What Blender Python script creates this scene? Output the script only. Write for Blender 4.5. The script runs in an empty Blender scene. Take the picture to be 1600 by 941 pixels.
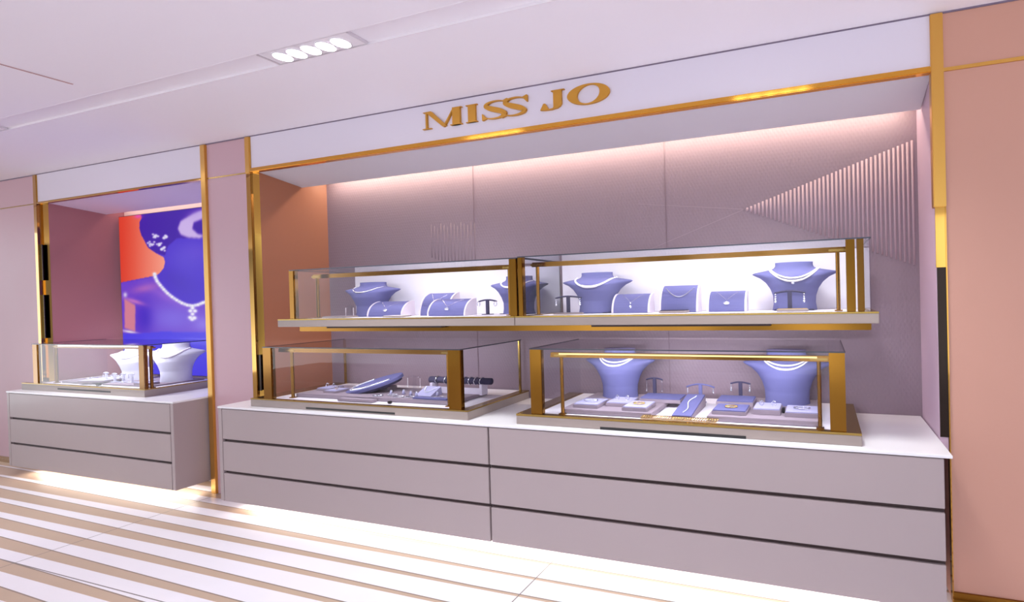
import bpy, bmesh, math, random
import numpy as np
from mathutils import Vector, Matrix
random.seed(7)
SC = bpy.context.scene
COL = SC.collection

# ------------------------------------------------------------------ camera
cd = bpy.data.cameras.new('camera')
cam = bpy.data.objects.new('camera', cd); COL.objects.link(cam)
cd.sensor_width = 36.0
cd.lens = 703.38356 / 1600 * 36.0
cd.shift_x = (800 - 1078.62) / 1600
cd.shift_y = (467.382 - 470.5) / 1600
cd.clip_start = 0.05
R = Vector((0.959844618, 0.279411363, -0.025051925))
U = Vector((0.021716534, 0.015026910, 0.999651231))
F = Vector((-0.279690366, 0.960053895, -0.008355652))
m = Matrix((R, U, -F)).transposed().to_4x4()
m.translation = Vector((4.56888, -2.6, 1.62806))
cam.matrix_world = m
SC.camera = cam

# ------------------------------------------------------------------ world, exposure
SC.view_settings.view_transform = 'Standard'
SC.view_settings.look = 'None'
SC.view_settings.gamma = 1.0
SC.view_settings.exposure = 0.62
SC.view_settings.use_curve_mapping = False
w = bpy.data.worlds.new('store'); SC.world = w; w.use_nodes = True
nt = w.node_tree; nt.nodes.clear()
o_ = nt.nodes.new('ShaderNodeOutputWorld'); bg = nt.nodes.new('ShaderNodeBackground')
nt.links.new(bg.outputs[0], o_.inputs[0])
tc = nt.nodes.new('ShaderNodeTexCoord'); sep = nt.nodes.new('ShaderNodeSeparateXYZ'); rp = nt.nodes.new('ShaderNodeValToRGB')
nt.links.new(tc.outputs['Generated'], sep.inputs[0]); nt.links.new(sep.outputs['Z'], rp.inputs[0])
mp = nt.nodes.new('ShaderNodeMapRange'); mp.inputs[1].default_value = -1; mp.inputs[2].default_value = 1
nt.links.new(sep.outputs['Z'], mp.inputs[0]); nt.links.new(mp.outputs[0], rp.inputs[0])
e = rp.color_ramp.elements
e[0].position = 0.40; e[0].color = (0.86, 0.90, 0.94, 1)
e[1].position = 0.56; e[1].color = (0.82, 0.90, 1.0, 1)
mpp = nt.nodes.new('ShaderNodeMapping'); mpp.inputs['Scale'].default_value = (3.2, 3.2, 1.3); nt.links.new(tc.outputs['Generated'], mpp.inputs[0])
wn = nt.nodes.new('ShaderNodeTexNoise'); wn.inputs['Scale'].default_value = 1.6; wn.inputs['Detail'].default_value = 2; nt.links.new(mpp.outputs[0], wn.inputs['Vector'])
wr = nt.nodes.new('ShaderNodeValToRGB'); we = wr.color_ramp.elements
we[0].position = .42; we[0].color = (.22, .2, .22, 1); we[1].position = .58; we[1].color = (1.55, 1.52, 1.5, 1)
nt.links.new(wn.outputs[0], wr.inputs[0])
wm = nt.nodes.new('ShaderNodeMix'); wm.data_type = 'RGBA'; wm.blend_type = 'MULTIPLY'; wm.inputs[0].default_value = 1
nt.links.new(rp.outputs[0], wm.inputs[6]); nt.links.new(wr.outputs[0], wm.inputs[7]); nt.links.new(wm.outputs[2], bg.inputs[0])
bg.inputs[1].default_value = 1.25

def area(name, loc, size, size_y, power, color, rot=(0, 0, 0), parent=None, spread=math.pi):
    l = bpy.data.lights.new(name, 'AREA'); l.shape = 'RECTANGLE'
    l.size = size; l.size_y = size_y; l.energy = power; l.color = color; l.spread = spread
    o = bpy.data.objects.new(name, l); COL.objects.link(o)
    o.location = loc; o.rotation_euler = rot
    if parent: o.parent = parent
    return o

# ------------------------------------------------------------------ materials
def lin(c):
    return tuple(((v / 255) / 12.92 if v / 255 <= 0.04045 else ((v / 255 + 0.055) / 1.055) ** 2.4) for v in c)

def mat(name, rgb, rough=0.5, metal=0.0, spec=0.5, bump=None, coat=0.0, var=0.0):
    M = bpy.data.materials.new(name); M.use_nodes = True
    n = M.node_tree.nodes; L = M.node_tree.links; p = n['Principled BSDF']
    c = (*lin(rgb), 1)
    p.inputs['Base Color'].default_value = c
    p.inputs['Roughness'].default_value = rough
    p.inputs['Metallic'].default_value = metal
    p.inputs['Specular IOR Level'].default_value = spec
    p.inputs['Coat Weight'].default_value = coat
    p.inputs['Coat Roughness'].default_value = 0.12
    t = n.new('ShaderNodeTexCoord')
    if var:
        nz = n.new('ShaderNodeTexNoise'); nz.inputs['Scale'].default_value = 2.2; nz.inputs['Detail'].default_value = 3
        L.new(t.outputs['Object'], nz.inputs['Vector'])
        mr = n.new('ShaderNodeMapRange'); mr.inputs[3].default_value = rough - var; mr.inputs[4].default_value = rough + var
        L.new(nz.outputs[0], mr.inputs[0]); L.new(mr.outputs[0], p.inputs['Roughness'])
    if bump:
        nz = n.new('ShaderNodeTexNoise'); nz.inputs['Scale'].default_value = bump[0]; nz.inputs['Detail'].default_value = 4
        L.new(t.outputs['Object'], nz.inputs['Vector'])
        b = n.new('ShaderNodeBump'); b.inputs['Strength'].default_value = bump[1]; b.inputs['Distance'].default_value = 0.002
        L.new(nz.outputs[0], b.inputs['Height']); L.new(b.outputs[0], p.inputs['Normal'])
    return M

def emis(name, rgb, s):
    M = bpy.data.materials.new(name); M.use_nodes = True
    n = M.node_tree.nodes; p = n['Principled BSDF']
    p.inputs['Base Color'].default_value = (*lin(rgb), 1)
    p.inputs['Emission Color'].default_value = (*lin(rgb), 1)
    p.inputs['Emission Strength'].default_value = s
    return M

M = {}
M['ceiling'] = mat('ceiling_paint', (246, 241, 248), 0.75, bump=(30, .05))
M['trough'] = mat('trough_paint', (240, 234, 240), 0.7)
M['fascia'] = mat('fascia_lacquer', (222, 215, 228), 0.45)
M['pink'] = mat('pink_laminate', (198, 162, 172), 0.42, var=.05)
M['coral'] = mat('coral_laminate', (200, 150, 132), 0.42, var=.05)
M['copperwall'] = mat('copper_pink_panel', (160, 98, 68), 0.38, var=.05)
M['rosewall'] = mat('rose_panel', (156, 92, 104), 0.4)
M['lilacwall'] = mat('lilac_pink_panel', (198, 170, 188), 0.42)
M['cabinet'] = mat('cabinet_lacquer', (170, 155, 156), 0.38, coat=.15, var=.04)
M['worktop'] = mat('worktop_lacquer', (240, 238, 242), 0.28, coat=.2)
M['groove'] = mat('groove_shadow_gap', (58, 40, 40), 0.6)
M['brass'] = mat('brass', (148, 104, 40), 0.16, metal=1.0, var=.05)
M['brass_trim'] = mat('satin_brass_trim', (224, 176, 90), 0.3, metal=1.0)
M['brass_polished'] = mat('polished_brass', (192, 148, 72), 0.06, metal=1.0)
M['brass_rim'] = mat('brushed_brass', (180, 150, 82), 0.25, metal=1.0)
M['taupe'] = mat('taupe_lacquer', (156, 142, 136), 0.4)
M['white_board'] = mat('white_display_board', (236, 232, 238), 0.5)
M['black'] = mat('black_plastic', (18, 14, 14), 0.4)
M['velvet'] = mat('lilac_grey_velvet', (104, 104, 150), 0.9, spec=.2, bump=(300, .4))
M['velvet_dark'] = mat('slate_velvet', (66, 62, 86), 0.9, spec=.2, bump=(300, .4))
M['velvet_white'] = mat('pale_velvet', (196, 196, 212), 0.85, spec=.2, bump=(300, .4))
M['velvet_pad'] = mat('pale_lilac_pad', (168, 166, 198), 0.85, spec=.2, bump=(300, .4))
M['plinth'] = mat('taupe_suede', (146, 132, 142), 0.8, bump=(300, .3))
M['side'] = mat('pale_grey_edge', (214, 206, 218), 0.45)
M['silver'] = mat('silver', (226, 228, 236), 0.16, metal=1.0)
M['pearl'] = mat('pearl', (244, 240, 244), 0.2, coat=.6)
M['gem'] = mat('cut_stone', (236, 240, 250), 0.05, metal=.7)
M['gold'] = mat('gold_jewel', (220, 186, 120), 0.2, metal=1.0)
M['acrylic'] = mat('frosted_acrylic', (214, 206, 220), 0.3)
M['lamp'] = emis('lamp_lens', (255, 252, 248), 9.0)
M['led_warm'] = emis('warm_led', (255, 238, 196), 3.0)
M['led_soft'] = emis('soft_warm_led', (240, 214, 140), .75)
M['led_white'] = emis('white_led', (248, 246, 255), 4.0)

# thin glass
G = bpy.data.materials.new('clear_glass'); G.use_nodes = True
n = G.node_tree.nodes; L = G.node_tree.links; n.clear()
out = n.new('ShaderNodeOutputMaterial'); mix = n.new('ShaderNodeMixShader'); tr = n.new('ShaderNodeBsdfTransparent'); gl = n.new('ShaderNodeBsdfGlossy')
fr = n.new('ShaderNodeFresnel'); fr.inputs[0].default_value = 1.35
tr.inputs[0].default_value = (0.965, 0.965, 0.985, 1); gl.inputs['Roughness'].default_value = 0.01
ge = n.new('ShaderNodeNewGeometry'); inv = n.new('ShaderNodeMath'); inv.operation = 'SUBTRACT'; inv.inputs[0].default_value = 1; L.new(ge.outputs['Backfacing'], inv.inputs[1])
fm = n.new('ShaderNodeMath'); fm.operation = 'MULTIPLY'; L.new(fr.outputs[0], fm.inputs[0]); L.new(inv.outputs[0], fm.inputs[1]); L.new(fm.outputs[0], mix.inputs[0]); L.new(tr.outputs[0], mix.inputs[1]); L.new(gl.outputs[0], mix.inputs[2]); L.new(mix.outputs[0], out.inputs[0])
M['glass'] = G
M['glass_edge'] = mat('dark_glass_edge', (60, 62, 74), 0.2)

# floor: white tile with inlaid tapering beige bands and joints
def floor_mat():
    Mt = bpy.data.materials.new('striped_stone_tile'); Mt.use_nodes = True
    n = Mt.node_tree.nodes; L = Mt.node_tree.links; p = n['Principled BSDF']
    t = n.new('ShaderNodeTexCoord'); s = n.new('ShaderNodeSeparateXYZ'); L.new(t.outputs['Object'], s.inputs[0])
    def mth(op, a, b=None, c=None):
        q = n.new('ShaderNodeMath'); q.operation = op
        for i, v in enumerate((a, b, c)):
            if v is None: continue
            if isinstance(v, (int, float)): q.inputs[i].default_value = v
            else: L.new(v, q.inputs[i])
        return q.outputs[0]
    X, Y = s.outputs['X'], s.outputs['Y']
    # distance behind the front edge of the band, 0.15 m pitch
    ph = mth('FRACT', mth('DIVIDE', mth('ADD', Y, 0.07 + 0.15 * 60), 0.15))
    d = mth('MULTIPLY', ph, 0.15)
    wdt = mth('MAXIMUM', mth('MULTIPLY_ADD', X, -0.0172, 0.063), 0.018)
    band = mth('LESS_THAN', d, wdt)
    edge = mth('LESS_THAN', mth('ABSOLUTE', mth('SUBTRACT', d, wdt)), 0.0035)
    jx = mth('LESS_THAN', mth('ABSOLUTE', mth('SUBTRACT', mth('MULTIPLY', mth('FRACT', mth('DIVIDE', mth('ADD', X, 0.5 + 34.3), 3.43)), 3.43), 0.004)), 0.0035)
    jy = mth('LESS_THAN', mth('ABSOLUTE', mth('ADD', Y, 1.045)), 0.003)
    jt = mth('MAXIMUM', jx, jy)
    nz = n.new('ShaderNodeTexNoise'); nz.inputs['Scale'].default_value = 3; L.new(t.outputs['Object'], nz.inputs['Vector'])
    def mixc(f, a, b):
        q = n.new('ShaderNodeMix'); q.data_type = 'RGBA'
        L.new(f, q.inputs[0])
        for i, v in ((6, a), (7, b)):
            if isinstance(v, tuple): q.inputs[i].default_value = (*lin(v), 1)
            else: L.new(v, q.inputs[i])
        return q.outputs[2]
    white = mixc(nz.outputs[0], (226, 222, 230), (232, 228, 235))
    beige = mixc(nz.outputs[0], (182, 158, 138), (190, 166, 146))
    c = mixc(band, white, beige)
    c = mixc(edge, c, (136, 120, 110))
    c = mixc(jt, c, (120, 112, 112))
    L.new(c, p.inputs['Base Color'])
    p.inputs['Roughness'].default_value = 0.38
    p.inputs['Specular IOR Level'].default_value = 0.3
    return Mt
M['floor'] = floor_mat()
M['end_cap'] = mat('end_cap', (214, 206, 214), .5)

# embossed wall covering
def emboss_mat():
    Mt = mat('embossed_mauve_wallcovering', (140, 121, 132), 0.5)
    n = Mt.node_tree.nodes; L = Mt.node_tree.links; p = n['Principled BSDF']
    t = n.new('ShaderNodeTexCoord')
    mpn = n.new('ShaderNodeMapping'); mpn.inputs['Rotation'].default_value = (0, math.radians(28), 0); mpn.inputs['Scale'].default_value = (1, 1, 1)
    L.new(t.outputs['Object'], mpn.inputs[0])
    wv = n.new('ShaderNodeTexWave'); wv.wave_type = 'BANDS'; wv.bands_direction = 'X'; wv.inputs['Scale'].default_value = 14; wv.inputs['Distortion'].default_value = 1.2
    L.new(mpn.outputs[0], wv.inputs['Vector'])
    mp2 = n.new('ShaderNodeMapping'); mp2.inputs['Rotation'].default_value = (0, math.radians(-28), 0); L.new(t.outputs['Object'], mp2.inputs[0])
    w2 = n.new('ShaderNodeTexWave'); w2.bands_direction = 'X'; w2.inputs['Scale'].default_value = 14; w2.inputs['Distortion'].default_value = 1.2
    L.new(mp2.outputs[0], w2.inputs['Vector'])
    nz = n.new('ShaderNodeTexNoise'); nz.inputs['Scale'].default_value = 60; L.new(t.outputs['Object'], nz.inputs['Vector'])
    a = n.new('ShaderNodeMath'); a.operation = 'MULTIPLY'; L.new(wv.outputs['Fac'], a.inputs[0]); L.new(w2.outputs['Fac'], a.inputs[1])
    b = n.new('ShaderNodeMath'); b.operation = 'ADD'; L.new(a.outputs[0], b.inputs[0]); L.new(nz.outputs[0], b.inputs[1])
    bp = n.new('ShaderNodeBump'); bp.inputs['Strength'].default_value = .25; bp.inputs['Distance'].default_value = .004
    L.new(b.outputs[0], bp.inputs['Height']); L.new(bp.outputs[0], p.inputs['Normal'])
    return Mt
M['emboss'] = emboss_mat()

# ------------------------------------------------------------------ mesh helpers
def nb(): return bmesh.new()

def box(bm, x0, x1, y0, y1, z0, z1, bev=0.0):
    r = bmesh.ops.create_cube(bm, size=1)
    vs = r['verts']
    for v in vs:
        v.co = Vector((x0 + (v.co.x + .5) * (x1 - x0), y0 + (v.co.y + .5) * (y1 - y0), z0 + (v.co.z + .5) * (z1 - z0)))
    if bev:
        es = list({e for v in vs for e in v.link_edges})
        bmesh.ops.bevel(bm, geom=es, offset=bev, segments=2, affect='EDGES')
    return bm

def prism(bm, pts, axis, a, b):
    """pts: 2D outline; axis 'X' -> pts are (y,z), 'Y' -> (x,z), 'Z' -> (x,y)"""
    def P(p, t):
        return {'X': (t, p[0], p[1]), 'Y': (p[0], t, p[1]), 'Z': (p[0], p[1], t)}[axis]
    A = [bm.verts.new(P(p, a)) for p in pts]; B = [bm.verts.new(P(p, b)) for p in pts]
    k = len(pts)
    bm.faces.new(A); bm.faces.new(B[::-1])
    for i in range(k):
        bm.faces.new((A[i], B[i], B[(i + 1) % k], A[(i + 1) % k]))
    bmesh.ops.recalc_face_normals(bm, faces=bm.faces)
    return bm

def cyl(bm, p, q, r, seg=12, r2=None):
    p, q = Vector(p), Vector(q); d = q - p
    mt = Matrix.Translation((p + q) / 2) @ d.to_track_quat('Z', 'Y').to_matrix().to_4x4()
    bmesh.ops.create_cone(bm, cap_ends=True, segments=seg, radius1=r, radius2=r if r2 is None else r2, depth=d.length, matrix=mt)
    return bm

def ball(bm, c, r, sub=1, sc=(1, 1, 1)):
    mt = Matrix.Translation(c) @ Matrix.Diagonal((*sc, 1))
    bmesh.ops.create_icosphere(bm, subdivisions=sub, radius=r, matrix=mt)
    return bm

def tube(bm, pts, r, seg=8, closed=False):
    pts = [Vector(p) for p in pts]; k = len(pts); rings = []
    up = Vector((0, 0, 1))
    for i, p in enumerate(pts):
        if closed: d = (pts[(i + 1) % k] - pts[i - 1]).normalized()
        else: d = (pts[min(i + 1, k - 1)] - pts[max(i - 1, 0)]).normalized()
        u = d.cross(up) if abs(d.z) < .95 else d.cross(Vector((0, 1, 0)))
        u.normalize(); v = d.cross(u)
        rr = r[i] if isinstance(r, (list, tuple)) else r
        rings.append([bm.verts.new(p + rr * (math.cos(2 * math.pi * j / seg) * u + math.sin(2 * math.pi * j / seg) * v)) for j in range(seg)])
    for i in range(k if closed else k - 1):
        A, B = rings[i], rings[(i + 1) % k]
        for j in range(seg): bm.faces.new((A[j], A[(j + 1) % seg], B[(j + 1) % seg], B[j]))
    if not closed: bm.faces.new(rings[0]); bm.faces.new(rings[-1][::-1])
    bmesh.ops.recalc_face_normals(bm, faces=bm.faces)
    return bm

def smooth_tag(bm):
    for f in bm.faces: f.smooth = True
    return bm

def obj(name, bm, m, parent=None, smooth=False):
    if smooth: smooth_tag(bm)
    me = bpy.data.meshes.new(name); bm.to_mesh(me); bm.free()
    me.materials.append(m)
    o = bpy.data.objects.new(name, me); COL.objects.link(o)
    if parent is not None: o.parent = parent
    return o

def tag(o, label, cat, group=None):
    o['label'] = label; o['category'] = cat
    if group: o['group'] = group
    return o

def thing(name, label, cat, loc=(0, 0, 0), group=None, rz=0):
    o = bpy.data.objects.new(name, None); COL.objects.link(o)
    o.location = loc; o.rotation_euler = (0, 0, rz); o.empty_display_size = .05
    return tag(o, label, cat, group)

def struct(name, bm, m, parent=None, smooth=False):
    o = obj(name, bm, m, parent, smooth)
    if parent is None: o['kind'] = 'structure'
    return o

# ================================================================== SETTING
ZC, ZF = 3.047, 2.745
struct('floor', box(nb(), -9, 9, -7, .5, -.1, 0), M['floor'])
# ceiling: plain field, lamp trough, and the strip along the wall
c = nb(); box(c, -9, 9, -.70, .9, ZC, ZC + .15); box(c, -9, 9, -7, -.83, ZC, ZC + .15)
box(c, -9, 9, -.84, -.69, ZC + .014, ZC + .2)
ceil = struct('ceiling', c, M['ceiling'])
c = nb(); box(c, -9, 9, -.83, -.826, ZC - .001, ZC + .014); box(c, -9, 9, -.704, -.70, ZC - .001, ZC + .014)
struct('ceiling_trim', c, M['trough'], ceil)
# recessed access seam in the ceiling
c = nb(); box(c, .095, .107, -3.2, -.955, ZC - .004, ZC - .0005)
struct('ceiling_joint', c, mat('ceiling_joint', (196, 160, 160), .6), ceil)
# dark shadow line between ceiling and wall front
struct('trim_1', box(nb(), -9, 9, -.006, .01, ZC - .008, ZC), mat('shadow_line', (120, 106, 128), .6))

# wall bodies
struct('wall_left', box(nb(), -9, -3.235, 0, .95, 0.0, ZC - .004), M['pink'])
struct('wall_middle', box(nb(), -.53, -.025, 0, .95, 0, ZC - .004), M['pink'])
struct('wall_right', box(nb(), 5.193, 9, 0, .95, 0, ZC - .004), M['coral'])
bw = struct('wall_back', box(nb(), -.02, 5.3, .446, .6, 0, ZC - .004), M['emboss'])
# ribs: a triangular relief of slim vertical reeds on the right of the wall
rb = nb(); x = 4.10
while x < 5.13:
    zt = 2.205 + (x - 4.08) * .325; zb_ = 2.195 - (x - 4.08) * .40
    if zt - zb_ > .012:
        cyl(rb, (x, .447, zb_), (x, .447, zt), .0075, 8)
    x += .0262
ribs = struct('rib_relief', rb, mat('rib_relief', (184, 158, 168), .45), bw, True)
# panel seams and a raised diagonal facet edge
c = nb()
for sx in (1.86, 3.515):
    box(c, sx - .0025, sx + .0025, .4425, .4465, .5, 2.9)
struct('panel_seam', c, mat('panel_seam', (128, 108, 118), .6), bw)
c = nb()
prism(c, [(4.08, 2.20), (2.9, 1.80), (2.9, 1.804), (4.08, 2.206)], 'Y', .4452, .4465)
prism(c, [(4.08, 2.20), (3.3, 2.30), (3.3, 2.303), (4.08, 2.206)], 'Y', .4452, .4465)
struct('facet_line', c, mat('facet_line', (152, 132, 142), .5), bw)
# faint reeded field left of centre
c = nb()
for k in range(14):
    xx = 1.42 + k * .034
    cyl(c, (xx, .447, 2.0 - k * .012), (xx, .447, 2.28 - (k % 3) * .015), .004, 6)
struct('rib_relief', c, M['emboss'], bw, True)

# main bay: side walls, soffit, cove
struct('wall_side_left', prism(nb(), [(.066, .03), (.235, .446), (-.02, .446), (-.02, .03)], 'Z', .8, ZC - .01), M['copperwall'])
struct('wall_side_right', prism(nb(), [(5.142, .0), (5.15, .446), (5.19, .446), (5.185, .0)], 'Z', .78, ZC - .01), M['lilacwall'])
sof = struct('soffit', prism(nb(), [(.005, ZF + .012), (.285, 2.668), (.285, 2.76), (.005, 2.84)], 'X', .06, 5.142), mat('soffit_paint', (210, 204, 212), .6))
c = nb(); box(c, .06, 5.142, .003, .446, 2.93, 2.96)
struct('cove_top', c, M['ceiling'], sof)
# left bay
struct('wall_left_back', box(nb(), -3.1, -.5, .47, .6, 0, ZC - .01), mat('rose_back_wall', (214, 188, 190), .5))
struct('wall_left_side', prism(nb(), [(-3.09, .03), (-2.875, .47), (-3.23, .47), (-3.23, .03)], 'Z', .8, ZC - .01), M['rosewall'])
struct('wall_left_inner', box(nb(), -.56, -.53, .03, .47, .8, ZC - .01), M['pink'])
sof2 = struct('soffit_left', prism(nb(), [(.005, ZF + .008), (.36, 2.672), (.36, 2.76), (.005, 2.84)], 'X', -3.2, -.56), mat('soffit_left_paint', (222, 206, 230), .6))
c = nb(); box(c, -3.2, -.56, .003, .47, 2.90, 2.93); struct('cove_top', c, M['ceiling'], sof2)

# fascias and brass
struct('fascia_main', box(nb(), .032, 5.134, -.004, .03, ZF + .026, ZC - .008), M['fascia'])
struct('fascia_left', box(nb(), -3.178, -.595, -.004, .03, ZF + .012, ZC - .008), M['fascia'])
M['band'] = mat('polished_brass_band', (226, 168, 70), .14, metal=1.0)
struct('trim_2', box(nb(), .03, 5.134, -.02, .02, ZF - .002, ZF + .030, .004), M['band'])
struct('trim_3', box(nb(), -3.178, -.595, -.014, .02, ZF - .006, ZF + .012, .002), M['brass_polished'])
def vtrim(k, x0, x1, y0, y1, z0, z1, m='brass_trim'):
    struct('trim_%d' % k, box(nb(), x0, x1, y0, y1, z0, z1, .003), M[m])
vtrim(4, -.592, -.53, -.016, .03, 0, ZC - .008)          # left edge of middle pier
vtrim(5, -.025, .03, -.016, .03, ZF - .01, ZC - .008)     # right edge of middle pier, top
vtrim(6, -.025, .03, -.012, .03, .0, ZF - .01, 'brass_polished')
vtrim(7, 5.134, 5.193, -.018, .03, 2.05, ZC - .008)
vtrim(8, 5.187, 5.193, -.012, .03, 0, 2.35, 'brass_polished')
vtrim(9, -3.235, -3.178, -.014, .03, 0, ZC - .008, 'brass_polished')
# recessed mirror-polished reveals
struct('trim_10', prism(nb(), [(.03, .03), (.03, .005), (.066, .03)], 'Z', .8, ZF), M['brass_polished'])
struct('trim_11', box(nb(), 5.142, 5.187, -.006, .0, 1.74, 2.05), M['brass_polished'])
M['dark_reflection'] = mat('painted_dark_reflection', (40, 26, 18), .2, metal=.6)  # dark reflections in the polished brass reveals, painted as thin dark strips
struct('trim_16', box(nb(), 5.146, 5.187, -.004, .0, .86, 1.74), M['dark_reflection'])
struct('trim_17', box(nb(), .034, .062, -.002, .004, .92, 1.22), M['dark_reflection'])
struct('trim_18', box(nb(), -3.176, -3.14, -.002, .004, 1.95, 2.32), M['dark_reflection'])
struct('trim_19', box(nb(), -3.176, -3.14, -.002, .004, 1.35, 1.80), M['dark_reflection'])
struct('trim_12', prism(nb(), [(-3.178, .03), (-3.178, .01), (-3.09, .03)], 'Z', .8, ZF), M['brass_polished'])
# fine horizontal brass inlays over the piers
struct('trim_13', box(nb(), -9, -3.235, -.004, .01, ZF - .004, ZF + .006), M['brass_rim'])
struct('trim_14', box(nb(), -.53, -.025, -.004, .01, ZF - .004, ZF + .006), M['brass_rim'])
struct('trim_15', box(nb(), 5.193, 9, -.006, .01, ZF - .002, ZF + .016), M['brass_trim'])
struct('baseboard_right', box(nb(), 5.193, 9, -.012, .01, 0, .06), M['brass'])
struct('baseboard_left', box(nb(), -9, -3.235, -.012, .01, 0, .06), M['brass'])

# ------------------------------------------------------------------ ceiling downlights
def downlight(xc, label):
    t = thing('ceiling_downlight', label, 'ceiling light', (xc, -.765, ZC), 'five-lamp downlights in the ceiling trough')
    b = nb(); box(b, -.33, .33, -.055, .055, .002, .013)
    obj('housing', b, M['trough'], t)
    for s in (-1, 1):
        obj('end_cap', box(nb(), s * .34 - .006, s * .34 + .006, -.055, .055, -.001, .013), M['end_cap'], t)
    for k in range(5):
        x = (k - 2) * .111
        b = nb(); tube(b, [(x + .05 * math.cos(a), .05 * math.sin(a) * .9, -.002) for a in [i * math.pi / 12 for i in range(24)]], .004, 6, True)
        ring = obj('lamp_ring', b, M['ceiling'], t, True)
        b = nb(); bmesh.ops.create_cone(b, cap_ends=True, segments=28, radius1=.044, radius2=.044, depth=.006, matrix=Matrix.Translation((x, 0, -.003)))
        obj('lamp_lens', b, M['lamp'], ring)
    l = bpy.data.lights.new('downlight_beam', 'SPOT'); l.energy = 130; l.spot_size = 2.2; l.spot_blend = .9; l.color = (.96, .99, 1); l.shadow_soft_size = .25
    lo = bpy.data.objects.new('downlight_beam', l); COL.objects.link(lo); lo.parent = t; lo.location = (0, 0, -.06)
downlight(1.875, 'row of five lit round downlights above and left of the wall lettering')
downlight(-1.80, 'five-lamp downlight at the far left, only its end in view')
downlight(4.25, 'five-lamp downlight over the right bay, mirrored in the brass band')

# ------------------------------------------------------------------ cove strips
def strip(name, label, x0, x1, y, z, power, color, m):
    t = thing(name, label, 'strip light', ((x0 + x1) / 2, y, z))
    h = (x1 - x0) / 2
    obj('channel', box(nb(), -h, h, -.018, .018, .006, .022), M['side'], t)
    obj('diffuser', box(nb(), -h, h, -.014, .014, -.001, .006), M[m], t)
    area(name + '_light', (0, 0, -.006), 2 * h, .03, power, color, (0, 0, 0), t)
strip('cove_strip_light', 'warm strip light hidden in the ceiling cove over the mauve wall', .3, 5.1, .36, 2.78, 13, (1, .82, .64), 'led_warm')
strip('cove_strip_light', 'warm strip light hidden in the cove over the purple screen', -2.85, -.6, .425, 2.80, 1.6, (1, .84, .70), 'led_warm')

# ================================================================== CABINETS
def cabinet(label, x0, x1, y0, y1, z0, z1, lines, group, end_left=False, end_right=False):
    xc = (x0 + x1) / 2; h = (x1 - x0) / 2
    t = thing('drawer_cabinet', label, 'cabinet', (xc, y0, z0), group)
    d = y1 - y0; H = z1 - z0
    g = .004
    obj('body', box(nb(), -h + .003, h - .003, .022, d, 0, H), M['cabinet'], t)
    xs0 = -h + (.045 if end_left else g); xs1 = h - (.045 if end_right else g)
    if end_left: obj('end_panel', box(nb(), -h, -h + .04, 0, .03, 0, H, .002), M['cabinet'], t)
    if end_right: obj('end_panel', box(nb(), h - .04, h, 0, .03, 0, H, .002), M['cabinet'], t)
    zs = [H] + [l - z0 for l in lines] + [0]
    obj('finger_groove', box(nb(), xs0, xs1, .016, .023, .01, H - .006), M['groove'], t)
    gp = .0105
    for i in range(3):
        a = zs[i + 1] + (gp if i < 2 else 0); b = zs[i] - (gp if i > 0 else .004)
        fr_ = nb(); box(fr_, xs0, xs1, 0, .018, a, b, .002)
        obj('drawer_front', fr_, M['cabinet'], t)
    return t
gr = 'drawer cabinets under the glass cases'
cabinet('wall-hung three-drawer cabinet, left half of the long white-topped counter', .0, 2.5405, -.255, .44, .107, .834, (.585, .337), None, end_left=True)
cabinet('wall-hung three-drawer cabinet, right half of the long white-topped counter', 2.5445, 5.108, -.255, .44, .107, .834, (.585, .337), None)
tag(obj('worktop', box(nb(), -.004, 5.14, -.258, .445, .835, .85, .002), M['worktop']), 'long white worktop across both cabinets of the main bay', 'worktop')
cabinet('separate three-drawer cabinet under the purple screen at the left', -3.19, -.612, -.228, .46, .11, .834, (.585, .337), None, end_left=True, end_right=True)
tag(obj('worktop', box(nb(), -3.194, -.608, -.231, .465, .835, .85, .002), M['worktop']), 'shorter white worktop on the left cabinet below the screen', 'worktop')
# glow strips under the cabinets
def under(label, x0, x1, y, z, power):
    power *= .32
    t = thing('under_cabinet_strip_light', label, 'strip light', ((x0 + x1) / 2, y, z))
    h = (x1 - x0) / 2
    obj('channel', box(nb(), -h, h, -.02, .02, -.010, 0), M['side'], t)
    area('under_cabinet_light', (0, 0, -.012), 2 * h, .03, power, (1, .90, .78), (0, 0, 0), t)
under('strip light glowing on the floor beneath the long counter', .06, 5.06, -.10, .106, 34)
under('strip light glowing on the floor beneath the left cabinet', -3.1, -.66, -.08, .109, 15)

# ================================================================== SIGN
sign = thing('wall_lettering', 'gold raised serif letters reading MISS JO on the pale fascia', 'sign', (2.58, -.004, 2.862))
UX = [(55, 1.8483), (125, 1.9288), (205, 2.0194), (290, 2.1141), (410, 2.2452), (515, 2.3574), (620, 2.4674), (720, 2.5702), (880, 2.7306), (1075, 2.9198), (1185, 3.0237), (1350, 3.1756), (1515, 3.3232)]
def ux(u): return float(np.interp(u, [a for a, _ in UX], [b for _, b in UX])) - 2.58
def letter(polys, holes=None):
    bm = nb()
    for i, p in enumerate(polys):
        prism(bm, [(ux(a), b * .122) for a, b in p], 'Y', -.014 - .0006 * i, 0.0)
    obj('letter', bm, M['letter'], sign)
M['letter'] = mat('gold_letter', (206, 150, 56), .38, metal=.55)
letter([[(55, 0), (55, .045), (122, .045), (122, 0)], [(80, 0), (80, 1), (91, 1), (91, 0)], [(62, 1), (62, .955), (100, .955), (100, 1)],
        [(80, 1), (124, 1), (240, .05), (214, 0)], [(214, 0), (226, .0), (306, 1), (296, 1)],
        [(290, 0), (290, 1), (348, 1), (348, 0)], [(292, 1), (362, 1), (362, .955), (292, .955)], [(274, 0), (362, 0), (362, .045), (274, .045)]])
letter([[(410, 0), (410, 1), (468, 1), (468, 0)], [(394, 1), (482, 1), (482, .955), (394, .955)], [(394, 0), (482, 0), (482, .045), (394, .045)]])
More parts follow.
